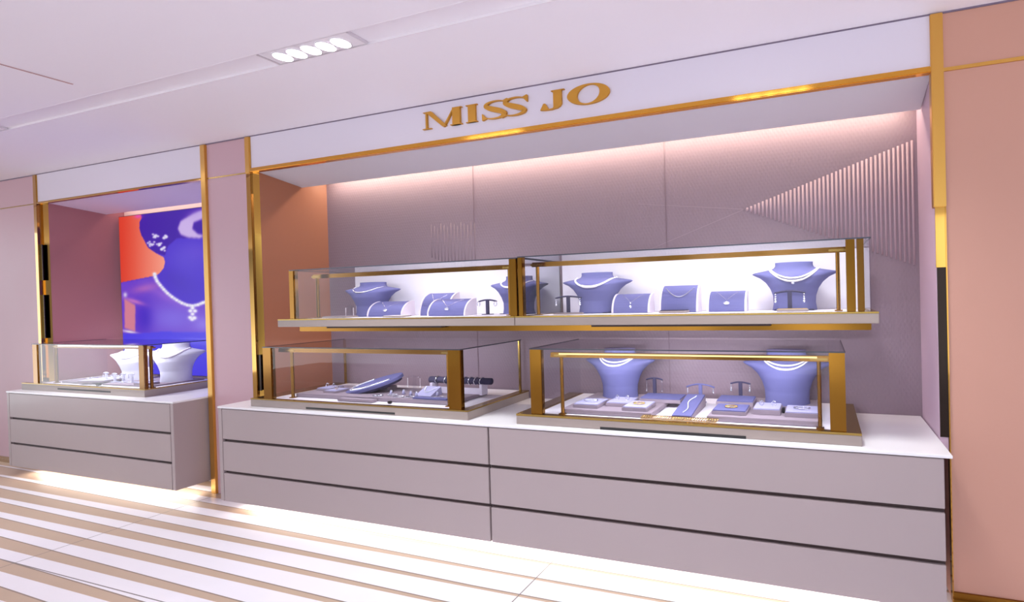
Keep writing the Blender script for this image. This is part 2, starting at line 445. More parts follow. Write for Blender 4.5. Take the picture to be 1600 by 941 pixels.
def S_letter(u0, u1, f=-.014):
    W = u1 - u0
    P = [(.93, .78, .02), (.80, .93, .03), (.58, .985, .035), (.34, .96, .05), (.18, .85, .09), (.17, .72, .125), (.32, .60, .16), (.52, .49, .17), (.72, .38, .16), (.86, .26, .125), (.84, .13, .09), (.66, .03, .05), (.42, .012, .035), (.22, .06, .03), (.07, .20, .02)]
    # resample smoothly
    t = np.arange(len(P)); T = np.linspace(0, len(P) - 1, 60)
    Q = np.stack([np.interp(T, t, [p[i] for p in P]) for i in range(3)], 1)
    for _ in range(3): Q[1:-1] = (Q[:-2] + 2 * Q[1:-1] + Q[2:]) / 4
    asp = W * .0011 / .122 * 1.0
    bm = nb(); A = []; B = []
    for i in range(len(Q)):
        a = Q[max(i - 1, 0)]; b = Q[min(i + 1, len(Q) - 1)]
        dx, dy = (b[0] - a[0]) * 1.7, b[1] - a[1]; l = math.hypot(dx, dy)
        nx, ny = -dy / l / 1.7, dx / l
        k = Q[i][2] * .8
        A.append((Q[i][0] + nx * k * 1.5, Q[i][1] + ny * k)); B.append((Q[i][0] - nx * k * 1.5, Q[i][1] - ny * k))
    def V(p, y): return bm.verts.new((ux(u0 + p[0] * W), y, min(max(p[1], -.02), 1.02) * .122))
    Af = [V(p, f) for p in A]; Bf = [V(p, f) for p in B]; Ab = [V(p, 0) for p in A]; Bb = [V(p, 0) for p in B]
    for i in range(len(Q) - 1):
        for q in ((Af, Bf), (Bf, Bb), (Bb, Ab), (Ab, Af)):
            bm.faces.new((q[0][i], q[0][i + 1], q[1][i + 1], q[1][i]))
    prism(bm, [(ux(u0 + a * W), b * .122) for a, b in [(.94, 1.02), (.97, 1.02), (.97, .66), (.94, .66), (.80, .93)]], 'Y', f - .0006, 0)
    prism(bm, [(ux(u0 + a * W), b * .122) for a, b in [(.03, -.02), (.06, -.02), (.20, .06), (.06, .34), (.03, .34)]], 'Y', f - .0006, 0)
    bmesh.ops.recalc_face_normals(bm, faces=bm.faces)
    obj('letter', bm, M['letter'], sign)
S_letter(513, 725); S_letter(664, 880, -.0155)
letter([[(1076, .12), (1076, 1), (1140, 1), (1140, .25), (1128, .12), (1104, .03), (1070, .06)], [(1060, 1), (1162, 1), (1162, .955), (1060, .955)],
        [(1070, .06), (1104, .03), (1060, -.01), (1005, .0), (982, .03), (985, .06), (1030, .035)], [(975, .03), (1000, .36), (1014, .36), (1038, .05), (1010, .03)]])
bm = nb(); No = 48; vo = []
for i in range(No):
    a = 2 * math.pi * i / No
    xo, zo = 1350 + 166 * math.cos(a), .51 + .53 * math.sin(a)
    xi, zi = 1350 + 88 * math.cos(a + .0), .51 + .475 * math.sin(a)
    xi += 10 * math.sin(a)
    vo.append([bm.verts.new((ux(xo), -.014, zo * .122)), bm.verts.new((ux(xi), -.014, zi * .122)), bm.verts.new((ux(xi), 0, zi * .122)), bm.verts.new((ux(xo), 0, zo * .122))])
for i in range(No):
    A, B = vo[i], vo[(i + 1) % No]
    for j in range(4): bm.faces.new((A[j], B[j], B[(j + 1) % 4], A[(j + 1) % 4]))
bmesh.ops.recalc_face_normals(bm, faces=bm.faces)
obj('letter', bm, M['letter'], sign)

# ================================================================== BACKLIT SCREEN
def screen():
    x0, x1, z0, z1, ys = -2.825, -.62, .93, 2.642, .41
    t = thing('advertising_lightbox', 'backlit purple and orange poster of a neck wearing a pendant necklace', 'lightbox', ((x0 + x1) / 2, ys, z0))
    # zoom-frame mapping (s: 0..614, t: 0..941) of the picture area
    def s2x(s, tt): return -2.8568 + (s / 614) * 1.5864 - (tt / 941) * .0858
    NX, NZ = 300, 240
    gx = np.linspace(x0, x1, NX); gz = np.linspace(z0, z1, NZ)
    XX, ZZ = np.meshgrid(gx, gz)
    Tn = (2.8515 - .217 * ((XX + 2.86) / 1.587) * .62 - ZZ) / 1.6195 * 941
    Sn = (XX + 2.8568 + .0858 * Tn / 941) / 1.5864 * 614
    Tn = (2.8515 - (Sn / 614) * (.1335 - .122 * Tn / 941) - ZZ) / 1.6195 * 941
    def inside(poly):
        r = np.zeros(Sn.shape, bool); k = len(poly)
        for i in range(k):
            xa, ya = poly[i]; xb, yb = poly[(i + 1) % k]
            if ya == yb: continue
            cnd = ((ya > Tn) != (yb > Tn)) & (Sn < (xb - xa) * (Tn - ya) / (yb - ya) + xa)
            r ^= cnd
        return r.astype(float)
    def blur(a, k):
        for _ in range(k):
            p = np.pad(a, 1, mode='edge')
            a = (p[:-2, 1:-1] + p[2:, 1:-1] + p[1:-1, :-2] + p[1:-1, 2:] + 2 * a) / 6
        return a
    C = np.zeros((*Sn.shape, 3)) + np.array((72, 40, 205.))
    def lay(a, c): 
        nonlocal C
        c = np.array(c, float) if not isinstance(c, np.ndarray) else c
        C = C * (1 - a[..., None]) + c * a[..., None]
    def blob(cx, cy, rx, ry, ang=0, p=1.0):
        dx, dy = Sn - cx, Tn - cy; ca, sa = math.cos(ang), math.sin(ang)
        u, v = (dx * ca + dy * sa) / rx, (-dx * sa + dy * ca) / ry
        return np.clip(np.exp(-(u * u + v * v) * p), 0, 1)
    # neck tones
    lay(blob(450, 380, 170, 120) * .7, (92, 70, 214)); lay(blob(400, 520, 120, 60, .5) * .7, (70, 40, 190)); lay(blob(520, 330, 90, 60) * .5, (104, 74, 218))
    # head
    hd = blur(inside([(165, 60), (620, 40), (620, 210), (540, 250), (400, 250), (345, 300), (325, 360), (265, 345), (215, 312), (188, 262), (172, 235), (158, 190), (160, 150), (172, 130)]), 2)
    lay(hd, (62, 14, 168))
    lay(blur(inside([(405, 190), (425, 140), (480, 108), (560, 70), (700, 20), (760, 60), (640, 110), (560, 125), (505, 150), (495, 190), (530, 222), (575, 230), (540, 250), (470, 246), (425, 228)]), 7), (206, 180, 236))
    lay(blob(520, 100, 60, 30, -.4) * .6, (190, 160, 232))
    # orange backdrop
    og = blur(inside([(-20, 60), (165, 60), (172, 130), (160, 150), (158, 190), (172, 235), (188, 262), (215, 312), (265, 345), (318, 372), (326, 400), (318, 440), (290, 475), (262, 490), (40, 536), (-20, 545)]), 1)
    g = np.clip((Sn - 40) / 280, 0, 1)[..., None]
    oc = (1 - g) * np.array((226, 62, 40.)) + g * np.array((250, 156, 132.))
    lay(og, oc)
    lay(blob(150, 112, 26, 14) * .9, (232, 70, 190))
    # shoulders and garment
    body = blur(inside([(-20, 545), (40, 536), (262, 495), (300, 545), (340, 592), (400, 635), (475, 668), (520, 668), (620, 640), (960, 600), (960, 1200), (-20, 1200)]), 2)
    lay(body, (110, 62, 206))
    lay(body * blob(200, 570, 90, 26, -.2) * .9, (182, 100, 190)); lay(body * blob(330, 620, 120, 30, .5) * .8, (146, 90, 214))
    lay(body * blob(360, 760, 170, 90) * .9, (124, 100, 228)); lay(body * blob(190, 760, 60, 110) * .95, (62, 24, 196))
    lay(body * blob(120, 655, 70, 14, .25) * .9, (206, 120, 196)); lay(body * blob(520, 640, 70, 24, -.4) * .6, (170, 96, 210))
    lay(body * blob(560, 790, 60, 50) * .7, (150, 130, 240))
    lay(blur(inside([(55, 640), (130, 680), (128, 850), (55, 830)]), 5), (214, 128, 150))
    lay(blob(90, 852, 55, 9, .15), (236, 220, 236)); lay(blob(60, 615, 14, 16), (214, 200, 240))
    lay(blur(inside([(-20, 868), (140, 862), (300, 846), (960, 830), (960, 1200), (-20, 1200)]), 3), (76, 62, 232))
    # sparkling ear flowers
    rr = random.Random(3)
    for cx, cy, sc in ((262, 238, 24), (332, 246, 18), (238, 292, 30), (306, 322, 26), (290, 290, 16)):
        for _ in range(9):
            a = rr.random() * 6.28; d = rr.random() * sc
            lay(blob(cx + d * math.cos(a), cy + d * math.sin(a) * .7, 8, 6) * .95, (228, 224, 250))
    # collar of stones
    pts = [(258, 478), (263, 500), (275, 525), (295, 550), (318, 576), (342, 600), (370, 622), (400, 642), (432, 660), (465, 672), (497, 676), (530, 668), (560, 654), (590, 644), (640, 630)]
    for a, b in zip(pts, pts[1:]):
        for f in (0, .5):
            cx, cy = a[0] + f * (b[0] - a[0]), a[1] + f * (b[1] - a[1])
            lay(np.clip(blob(cx, cy, 11, 9) * 1.4, 0, 1), (222, 220, 248) if f else (244, 240, 250))
    for cx, cy, r in ((497, 690, 12), (484, 708, 13), (512, 708, 13), (497, 728, 12), (483, 750, 13), (508, 752, 14), (494, 762, 12)):
        lay(np.clip(blob(cx, cy, r, r * .8) * 1.3, 0, 1), (240, 236, 252))
    A = np.clip(C / 255, 0, 1); A = np.where(A <= .04045, A / 12.92, ((A + .055) / 1.055) ** 2.4)
    me = bpy.data.meshes.new('printed_film')
    xl = (XX - (x0 + x1) / 2).ravel(); zl = (ZZ - z0).ravel()
    me.vertices.add(NX * NZ); co = np.zeros((NX * NZ, 3)); co[:, 0] = xl; co[:, 1] = -.002; co[:, 2] = zl
    me.vertices.foreach_set('co', co.ravel())
    i = np.arange(NX * NZ).reshape(NZ, NX)
    q = np.stack([i[:-1, :-1], i[:-1, 1:], i[1:, 1:], i[1:, :-1]], -1).reshape(-1, 4)
    me.loops.add(q.size); me.loops.foreach_set('vertex_index', q.ravel().astype(np.int32))
    me.polygons.add(len(q)); me.polygons.foreach_set('loop_start', np.arange(0, q.size, 4, dtype=np.int32))
    me.update(calc_edges=True)
    ca = me.color_attributes.new('print', 'FLOAT_COLOR', 'POINT')
    ca.data.foreach_set('color', np.concatenate([A.reshape(-1, 3), np.ones((NX * NZ, 1))], 1).astype(np.float32).ravel())
    Mt = bpy.data.materials.new('backlit_print'); Mt.use_nodes = True
    n = Mt.node_tree.nodes; L = Mt.node_tree.links; p = n['Principled BSDF']
    at = n.new('ShaderNodeAttribute'); at.attribute_name = 'print'
    L.new(at.outputs['Color'], p.inputs['Emission Color']); p.inputs['Emission Strength'].default_value = SCREEN
    p.inputs['Base Color'].default_value = (.01, .01, .01, 1); p.inputs['Roughness'].default_value = .35; p.inputs['Specular IOR Level'].default_value = .08
    me.materials.append(Mt)
    o = bpy.data.objects.new('printed_film', me); COL.objects.link(o); o.parent = t
    h = (x1 - x0) / 2
    obj('frame', box(nb(), -h - .006, h + .006, .0, .05, -.006, z1 - z0 + .006), mat('lightbox_frame', (60, 40, 70), .4), t)
SCREEN = 0.60
screen()

# ================================================================== GLASS DISPLAY CASES
def led_area(t, x0, x1, y, z, power):
    h = (x1 - x0) / 2
    return area('case_led', ((x0 + x1) / 2, y, z), 2 * h, .014, power, (.93, .93, 1), (math.radians(48), 0, 0), t)

def glass_case(label, X0, X1, Y0, Y1, zb, zm, zt, posts, bar, slot=None, board=None, thinposts=(), power=8, rim=.008, gx=None, ls=None, glow=None):
    """base slab zb..zm, glass up to zt; posts: (x0,x1,y0,y1); bar: (x0,x1,y,z,foot xs)"""
    cx = (X0 + X1) / 2
    t = thing('glass_display_case', label, 'display case', (cx, Y0, zb))
    def lx(x): return x - cx
    def ly(y): return y - Y0
    def lz(z): return z - zb
    if X0 < -3: obj('base', prism(nb(), [(lx(X0), 0), (lx(X1), 0), (lx(X1), ly(Y1)), (lx(-2.91), ly(Y1)), (lx(-2.91), ly(-.02)), (lx(X0), ly(-.02))], 'Z', 0, lz(zm) - rim), M['taupe'], t)
    else: obj('base', box(nb(), lx(X0), lx(X1), 0, ly(Y1), 0, lz(zm) - rim, .002), M['taupe'], t)
    gx0, gx1 = gx if gx else (posts[0][0], posts[-1][1])
    gy0 = min(p[2] for p in posts) + .006; gy1 = Y1 - .012
    # brass rim as a frame round the white display floor
    b = nb(); box(b, lx(X0), lx(X1), 0, ly(gy0 + .02), lz(zm) - rim, lz(zm)); box(b, lx(X0 if X0 > -3 else -2.93), lx(gx0 + .02), ly(gy0 + .02), ly(Y1), lz(zm) - rim, lz(zm))
    box(b, lx(gx1 - .02), lx(X1), ly(gy0 + .02), ly(Y1), lz(zm) - rim, lz(zm))
    obj('brass_rim', b, M['brass_rim'], t)
    obj('display_floor', box(nb(), lx(gx0 + .022), lx(gx1 - .022), ly(gy0 + .022), ly(Y1) - .002, lz(zm) - rim, lz(zm) - .002), M['white_board'], t)
    for p in posts: obj('post', box(nb(), lx(p[0]), lx(p[1]), ly(p[2]), ly(p[3]), lz(zm), lz(zt) - .001, .002), M['brass'], t)
    for p in thinposts: obj('post', box(nb(), lx(p[0]), lx(p[1]), ly(p[2]), ly(p[3]), lz(zm), lz(zt) - .004, .001), M['brass_rim'], t)
    # glass
    obj('glass_panel', box(nb(), lx(gx0), lx(gx1), ly(gy0), ly(gy0) + .005, lz(zm), lz(zt) - .006), M['glass'], t)
    obj('glass_panel', box(nb(), lx(gx0), lx(gx0) + .005, ly(gy0) + .006, ly(gy1), lz(zm), lz(zt) - .006), M['glass'], t)
    obj('glass_panel', box(nb(), lx(gx1) - .005, lx(gx1), ly(gy0) + .006, ly(gy1), lz(zm), lz(zt) - .006), M['glass'], t)
    top = obj('glass_top', box(nb(), lx(gx0), lx(gx1), ly(gy0) - .004, ly(gy1), lz(zt) - .005, lz(zt)), M['glass'], t)
    b = nb(); box(b, lx(gx0), lx(gx1), ly(gy0) - .007, ly(gy0) - .004, lz(zt) - .006, lz(zt) + .001)
    box(b, lx(gx1), lx(gx1) + .003, ly(gy0) - .004, ly(gy1), lz(zt) - .006, lz(zt) + .001)
    box(b, lx(gx0) - .003, lx(gx0), ly(gy0) - .004, ly(gy1), lz(zt) - .006, lz(zt) + .001)
    obj('glass_edge', b, M['glass_edge'], top)
    # light bar on two slim posts
    bx0, bx1, by, bz, feet = bar
    br = nb(); box(br, lx(bx0), lx(bx1), ly(by) - .011, ly(by) + .011, lz(bz) - .009, lz(bz) + .009, .002); box(br, lx(bx0), lx(bx1), ly(by) - .011, ly(by) - .008, lz(bz) - .021, lz(bz) - .006)
    lb = obj('light_bar', br, M['brass'], t)
    for fx in feet:
        b = nb(); cyl(b, (lx(fx), ly(by), lz(zm)), (lx(fx), ly(by), lz(bz) - .009), .011, 14)
        box(b, lx(fx) - .02, lx(fx) + .02, ly(by) - .016, ly(by) + .016, lz(zm) - .001, lz(zm) + .005)
        obj('bar_support', b, M['brass'], t)
        b = nb(); box(b, lx(fx) - .045, lx(fx) + .045, ly(by) - .014, ly(by) + .014, lz(bz) - .014, lz(bz) - .002, .002)
        obj('bar_bracket', b, M['brass_rim'], t)
    l0, l1 = ls if ls else (bx0 + .06, bx1 - .06)
    obj('led_diffuser', box(nb(), lx(l0), lx(l1), ly(by) - .007, ly(by) + .008, lz(bz) - .013, lz(bz) - .009) if not glow else box(nb(), lx(l0), lx(l1), ly(by) - .0135, ly(by) - .0105, lz(bz) - .004, lz(bz) + .005), M[glow or 'led_white'], lb)
    led_area(t, lx(l0), lx(l1), ly(by) + .012, lz(bz) - .016, power)
    if slot:
        obj('pull_slot', box(nb(), lx(slot[0]), lx(slot[1]), -.0015, .02, lz(slot[2]), lz(slot[3])), M['black'], t)
    if board:
        obj('back_board', box(nb(), lx(board[0]), lx(board[1]), ly(Y1) - .018, ly(Y1) - .006, lz(zm), lz(board[2])), M['white_board'], t)
    return t

glass_case('low wide glass case on the counter, bracelet roll inside, left of the other counter case', .288, 2.345, -.205, .435, .85, .913, 1.312,
           [(.43, .52, -.2, -.17), (2.19, 2.292, -.2, -.17)], (.50, 2.13, -.125, 1.287, (.628, 2.12)), slot=(.885, 1.733, .858, .871),
           thinposts=[(.436, .450, .405, .42), (2.275, 2.289, .405, .42)], power=3)
glass_case('low glass case on the counter under the shelf, with two necklace busts, right one', 2.72, 4.748, -.212, .41, .85, .915, 1.322,
           [(2.82, 2.902, -.2, -.17), (4.598, 4.676, -.2, -.17)], (2.95, 4.6, -.16, 1.287, (3.02, 4.548)), slot=(3.30, 4.165, .850, .866),
           power=6, rim=.012, glow='led_soft')
glass_case('glass case on the left cabinet in front of the purple screen', -3.138, -1.155, -.156, .34, .85, .92, 1.31,
           [(-2.925, -2.845, -.155, -.13), (-1.24, -1.165, -.15, -.125)], (-2.76, -1.18, -.09, 1.288, (-2.70, -1.20)), slot=(-2.50, -1.655, .874, .889),
           power=3.4, gx=(-2.93, -1.16), ls=(-2.62, -1.25), glow='led_white')
glass_case('glass case on the wall shelf, left half, one bust at each end', .703, 2.762, -.258, .285, 1.469, 1.526, 1.888,
           [(.775, .822, -.222, -.19), (2.703, 2.756, -.222, -.19)], (.83, 2.64, -.085, 1.848, (.865, 2.60)), board=(.785, 2.752, 1.872), power=.7, gx=(.78, 2.758))
glass_case('glass case on the wall shelf, right half, tall bust at its right end', 2.766, 4.834, -.258, .285, 1.469, 1.526, 1.893,
           [(2.768, 2.80, -.222, -.19), (4.69, 4.733, -.222, -.19), (4.742, 4.775, -.215, -.19)], (2.78, 4.70, -.085, 1.855, (2.815, 4.655)), board=(2.775, 4.80, 1.885), power=1.6, gx=(2.768, 4.805))
# brass carrier rail beneath the shelf cases
r_ = thing('shelf_rail', 'brass carrier rail running beneath both wall shelf cases', 'rail', (2.82, -.2, 1.432))
obj('rail_bar', box(nb(), -1.985, 1.985, 0, .03, 0, .036, .003), M['brass'], r_)
obj('pull_strip', box(nb(), -1.665, -.64, -.03, 0, .025, .036), M['groove'], r_)
obj('pull_strip', box(nb(), .45, 1.49, -.03, 0, .025, .036), M['groove'], r_)
for bx in (-1.7, 0, 1.7):
    obj('wall_bracket', box(nb(), bx - .02, bx + .02, .03, .645, .008, .036), M['brass_rim'], r_)

# ================================================================== JEWELLERY STANDS
def interp(tab, t):
    return float(np.interp(t, [a for a, _ in tab], [b for _, b in tab]))
WB = [(0, .52), (.15, .49), (.3, .50), (.45, .56), (.58, .66), (.68, .80), (.745, .96), (.775, 1.0), (.80, .93), (.83, .72), (.86, .54), (.89, .46), (.94, .435), (1, .44)]
DB = [(0, .10), (.3, .095), (.55, .115), (.7, .11), (.8, .08), (.86, .055), (.9, .05), (1, .052)]
def bust_front(hw, H, x, t):
    w_ = interp(WB, t) * hw; u = min(abs(x) / w_, .999)
    return -interp(DB, t) * (1 - u * u) ** .6 + .02
def bust(label, x, y, z, hw, H, m='velvet', rz=0):
    t = thing('necklace_bust', label, 'display bust', (x, y, z), None, rz)
    bm = nb(); rows = []; NT, NU = 44, 20
    for i in range(NT + 1):
        tt = i / NT; w_ = interp(WB, tt) * hw; row = []
        neck = max(0, min(1, (tt - .84) / .05))
        for j in range(NU):
            u = -1 + 2 * j / NU
            xx = w_ * math.sin(u * math.pi / 2)
            row.append(bm.verts.new((xx, bust_front(hw, H, xx, tt), tt * H)))
        for j in range(NU):
            u = 1 - 2 * j / NU
            xx = w_ * math.sin(u * math.pi / 2); k = (1 - (xx / w_) ** 2) ** .6
            dep = (.05 * neck + .012) if tt > .6 else .012 + .03 * (.6 - tt)
            row.append(bm.verts.new((xx, .02 + dep * k, tt * H)))
        rows.append(row)
    for i in range(NT):
        for j in range(2 * NU):
            bm.faces.new((rows[i][j], rows[i][(j + 1) % (2 * NU)], rows[i + 1][(j + 1) % (2 * NU)], rows[i + 1][j]))
    bm.faces.new(rows[0]); bm.faces.new(rows[-1][::-1])
    bmesh.ops.recalc_face_normals(bm, faces=bm.faces)
    obj('torso', bm, M[m], t, True)
    obj('foot', box(nb(), -.45 * hw, .45 * hw, -.06, .05, 0, .006), M['velvet_dark'], t)
    return (x, y, z, hw, H, rz)
def necklace(B, label, drop=.66, top=.865, r=.0055, m='pearl', rows=1, pend=None, half=.50):
    x, y, z, hw, H, rz = B
    t = thing('necklace', label, 'necklace', (x, y, z), None, rz)
    for k in range(rows):
        bm = nb(); d = drop + k * .06; N = 64
        for i in range(N + 1):
            a = -1 + 2 * i / N
            xx = a * hw * (half - .03 * k)
            tt = d + (top - d) * abs(a) ** 2.2
            yy = bust_front(hw, H, xx, tt) - r * .6
            ball(bm, (xx, yy, tt * H), r * (1.25 if abs(a) < .35 and k == 0 else 1), 1)
        obj('strand', bm, M[m], t, True)
    if pend:
        bm = nb(); tt = drop - .03
        ball(bm, (0, bust_front(hw, H, 0, tt) - r, tt * H), pend, 2, (1, .6, 1.2))
        obj('pendant', bm, M['gem'], t)
    return t

S = 1.526   # shelf case floor
b = bust('lilac-grey bust at the left end of the left wall-shelf case', 1.14, .12, S, .285, .268)
necklace(b, 'pale necklace on the leftmost wall-shelf bust', .70, m='silver', r=.005)
b = bust('lilac-grey bust beside the double brass post, middle of the wall shelf', 2.505, .12, S, .24, .268)
necklace(b, 'white necklace on the bust by the double brass post', .70, m='pearl', r=.006)
b = bust('lilac-grey bust just right of the double brass post on the wall shelf', 3.12, .12, S, .262, .270)
necklace(b, 'thick pearl necklace on the bust right of the double brass post', .64, r=.0075, half=.56)
b = bust('largest wall-shelf bust, at the far right end of the right case', 4.415, .12, S, .25, .282)
necklace(b, 'double-strand pearl necklace with centre stones on the far right shelf bust', .60, r=.0058, rows=2, pend=.009, half=.58)
Z2 = .915
b = bust('tall bust on the left side of the right counter case', 3.215, .24, Z2, .262, .36)
necklace(b, 'two-row pearl necklace on the left bust of the counter case', .70, r=.006, rows=2, half=.53)
b = bust('tall bust on the right side of the right counter case', 4.35, .24, Z2, .275, .36)
necklace(b, 'two-row pearl necklace on the right bust of the counter case', .70, r=.006, rows=2, half=.53)
b = bust('pale bust standing behind the brass post in the left case', -1.99, .15, .92, .25, .335, 'velvet_white', .35)
necklace(b, 'broad white necklace on the bust behind the left case post', .70, r=.009, rows=2)
b = bust('pale bust at the right end of the left case, before the purple screen', -1.385, .15, .92, .24, .37, 'velvet_white', .5)
necklace(b, 'white beaded necklace on the bust nearest the purple screen', .68, r=.009)

def ramp(label, x, y, z, wd, H, D, lab2, style):
    """curved-front jewellery pad with pale side cheeks"""
    t = thing('pendant_stand', label, 'display stand', (x, y, z))
    arc = [(-D + D * (1 - math.cos(a)), H * math.sin(a)) for a in [i * math.pi / 2 / 10 for i in range(11)]]
    prof = arc + [(0, 0)]
    obj('pad', prism(nb(), prof, 'X', -wd / 2 + .012, wd / 2 - .012), M['velvet'], t)
    big = [(-D - .004 + (D + .004) * (1 - math.cos(a)), (H + .004) * math.sin(a)) for a in [i * math.pi / 2 / 10 for i in range(11)]] + [(0, 0)]
    for s in (-1, 1):
        a = s * (wd / 2 - .012); obj('side_cheek', prism(nb(), big, 'X', min(a, a + s * .012), max(a, a + s * .012)), M['side'], t)
    # jewel
    def on(xx, k):  # k = angle fraction
        a = k * math.pi / 2
        return (xx, -D * math.cos(a) - .003, H * math.sin(a) + .002)
    n_ = thing('pendant_necklace' if style != 'bracelet' else 'bracelet', lab2, 'necklace' if style != 'bracelet' else 'bracelet', (x, y, z))
    bm = nb()
    if style == 'bracelet':
        for i in range(25):
            a = -1 + 2 * i / 24; ball(bm, on(a * wd * .36, .38 + .30 * a * a), .0042, 1)
        obj('chain', bm, M['gem'], n_)
    else:
        for i in range(21):
            a = -1 + 2 * i / 20; ball(bm, on(a * wd * .27, .35 + .38 * abs(a)), .0028, 1)
        obj('chain', bm, M['silver'], n_)
        bm = nb(); p = Vector(on(0, .26))
        if style == 'drop':
            ball(bm, p + Vector((0, 0, .012)), .007, 1); ball(bm, p - Vector((0, 0, .012)), .008, 1, (1.1, .6, 1.3))
        else:
            ball(bm, p, .013, 2, (1.5, .6, .8))
        obj('pendant', bm, M['gem'], n_)
ramp('low curved jewellery stand right of the leftmost shelf bust', 1.43, .10, S, .34, .112, .11, 'small pendant necklace on the stand beside the leftmost shelf bust', 'pendant')
ramp('taller curved stand partly behind another in the left shelf case', 1.83, .16, S, .27, .165, .11, 'Y-shaped pendant necklace on the taller stand of the left shelf case', 'drop')
ramp('low curved stand overlapping the taller one in the left shelf case', 2.03, .07, S, .33, .118, .11, 'oval pendant on the low stand before the taller one', 'pendant')
ramp('low curved stand next to the thick pearl bust in the right shelf case', 3.405, .12, S, .26, .12, .09, 'two-stone drop pendant on the stand beside the thick pearl bust', 'drop')
ramp('tallest curved stand in the middle of the right shelf case', 3.725, .12, S, .25, .165, .09, 'curved stone bracelet on the tallest middle stand', 'bracelet')
ramp('low curved stand left of the far right shelf bust', 4.025, .12, S, .24, .122, .09, 'large pendant in a V chain left of the far right bust', 'pendant')

def tstand(label, x, y, z, H, W, m='velvet_dark', curve=.012):
    t = thing('earring_stand', label, 'earring stand', (x, y, z))
    obj('foot', box(nb(), -.035, .035, -.022, .022, 0, .008, .002), M[m], t)
    obj('stem', box(nb(), -.012, .012, -.006, .006, .008, H, .002), M[m], t)
    pts = [(-W / 2 + W * i / 10, 0, H - curve * (2 * i / 10 - 1) ** 2) for i in range(11)]
    obj('crossbar', tube(nb(), pts, .0055, 8), M[m], t, True)
    return [(x + s * W / 2 * .92, y - .006, z + H - curve) for s in (-1, 1)]
def earring(p, label, style='drop', m='gem', big=1.0):
    t = thing('earring', label, 'earring', p)
    bm = nb(); r = .004 * big
    if style == 'drop':
        for k in range(4): ball(bm, (0, 0, -.006 - k * .011 * big), r * (1 + .25 * k), 1)
    elif style == 'long':
        for k in range(7): ball(bm, (0, 0, -.006 - k * .009 * big), r * .8, 1)
        ball(bm, (0, 0, -.006 - 7 * .009 * big), r * 1.5, 1)
    else:
        pts = [(.011 * big * math.sin(a), 0, -.016 * big + .015 * big * math.cos(a)) for a in [i * math.pi / 8 for i in range(16)]]
        tube(bm, pts, .003 * big, 6, True)
    obj('drop', bm, M[m], t, True)
def pair(ps, where, style='drop', m='gem', big=1.0):
    for p, s in zip(ps, ('left', 'right')):
        earring(p, '%s earring of the pair %s' % (s, where), style, m, big)
pair(tstand('clear earring stand in front of the leftmost shelf bust', 1.105, -.02, S, .085, .085, 'glass'), 'before the leftmost shelf bust', 'long', 'pearl', 1.0)
pair(tstand('dark T-shaped earring stand left of the double brass post', 2.365, -.02, S, .105, .15), 'left of the double brass post', 'hoop', 'silver', 1)
pair(tstand('dark T-shaped earring stand in front of the thick pearl bust', 2.993, -.02, S, .115, .19), 'in front of the thick pearl bust', 'drop', 'gem', 1.1)
pair(tstand('dark T-shaped earring stand before the far right shelf bust', 4.398, -.02, S, .112, .17), 'before the far right shelf bust', 'drop', 'gem', 1.2)
for i, xx in enumerate((4.285, 4.335, 4.435, 4.47)):
    pass

def slab(name, label, cat, x0, x1, y0, y1, z0, h, m, group=None, rz=0, edge=None):
    t = thing(name, label, cat, ((x0 + x1) / 2, (y0 + y1) / 2, z0), group, rz)
    a, b_ = (x1 - x0) / 2, (y1 - y0) / 2
    if edge:
        obj('tray_body', box(nb(), -a, a, -b_, b_, 0, h * .75, .002), M[edge], t)
        obj('velvet_top', box(nb(), -a + .004, a - .004, -b_ + .004, b_ - .004, h * .75, h, .002), M[m], t)
    else:
        o = obj('tray_body', box(nb(), -a, a, -b_, b_, 0, h, .003), M[m], t)
    return ((x0 + x1) / 2, (y0 + y1) / 2, z0 + h)

# shelf case trays
slab('display_tray', 'flat beige tray at the left front of the left shelf case', 'tray', .92, 1.16, -.1, -.0, S, .012, 'plinth', edge='taupe')
slab('display_tray', 'small pale tray in front of the low stand, left shelf case', 'tray', 1.52, 1.70, -.1, -.02, S, .01, 'white_board', edge='taupe')
slab('display_tray', 'pale tray under the dark earring stand, left shelf case', 'tray', 2.25, 2.56, -.06, .02, S, .004, 'side')
slab('display_tray', 'dark flat tray in front of the tallest middle stand', 'tray', 3.63, 3.80, -.06, .02, S, .016, 'velvet_dark', edge='taupe')
slab('display_tray', 'thin beige tray under the earring stand before the thick pearl bust', 'tray', 2.91, 3.12, -.07, -.045, S, .012, 'plinth', edge='taupe')
slab('display_tray', 'golden beige tray before the far right shelf bust', 'tray', 4.33, 4.50, -.09, -.05, S, .016, 'gold', edge='taupe')

def ring(p, label, r=.012, m='gold', stone=True, tilt=.3):
    t = thing('ring', label, 'ring', p)
    pts = [(r * math.cos(a), r * math.sin(a) * math.sin(tilt), r + r * math.sin(a) * math.cos(tilt)) for a in [i * math.pi / 8 for i in range(16)]]
    obj('band', tube(nb(), pts, r * .16, 6, True), M[m], t, True)
    if stone: obj('stone', ball(nb(), (0, 0, r * 2.1), r * .42, 1), M['gem'], t)
def bangle(p, label, rx=.03, ry=.022, m='silver', thick=.004):
    t = thing('bracelet', label, 'bracelet', p)
    pts = [(rx * math.cos(a), ry * math.sin(a), thick) for a in [i * math.pi / 12 for i in range(24)]]
    bm = nb()
    for q in pts: ball(bm, q, thick, 1)
    obj('links', bm, M[m], t, True)

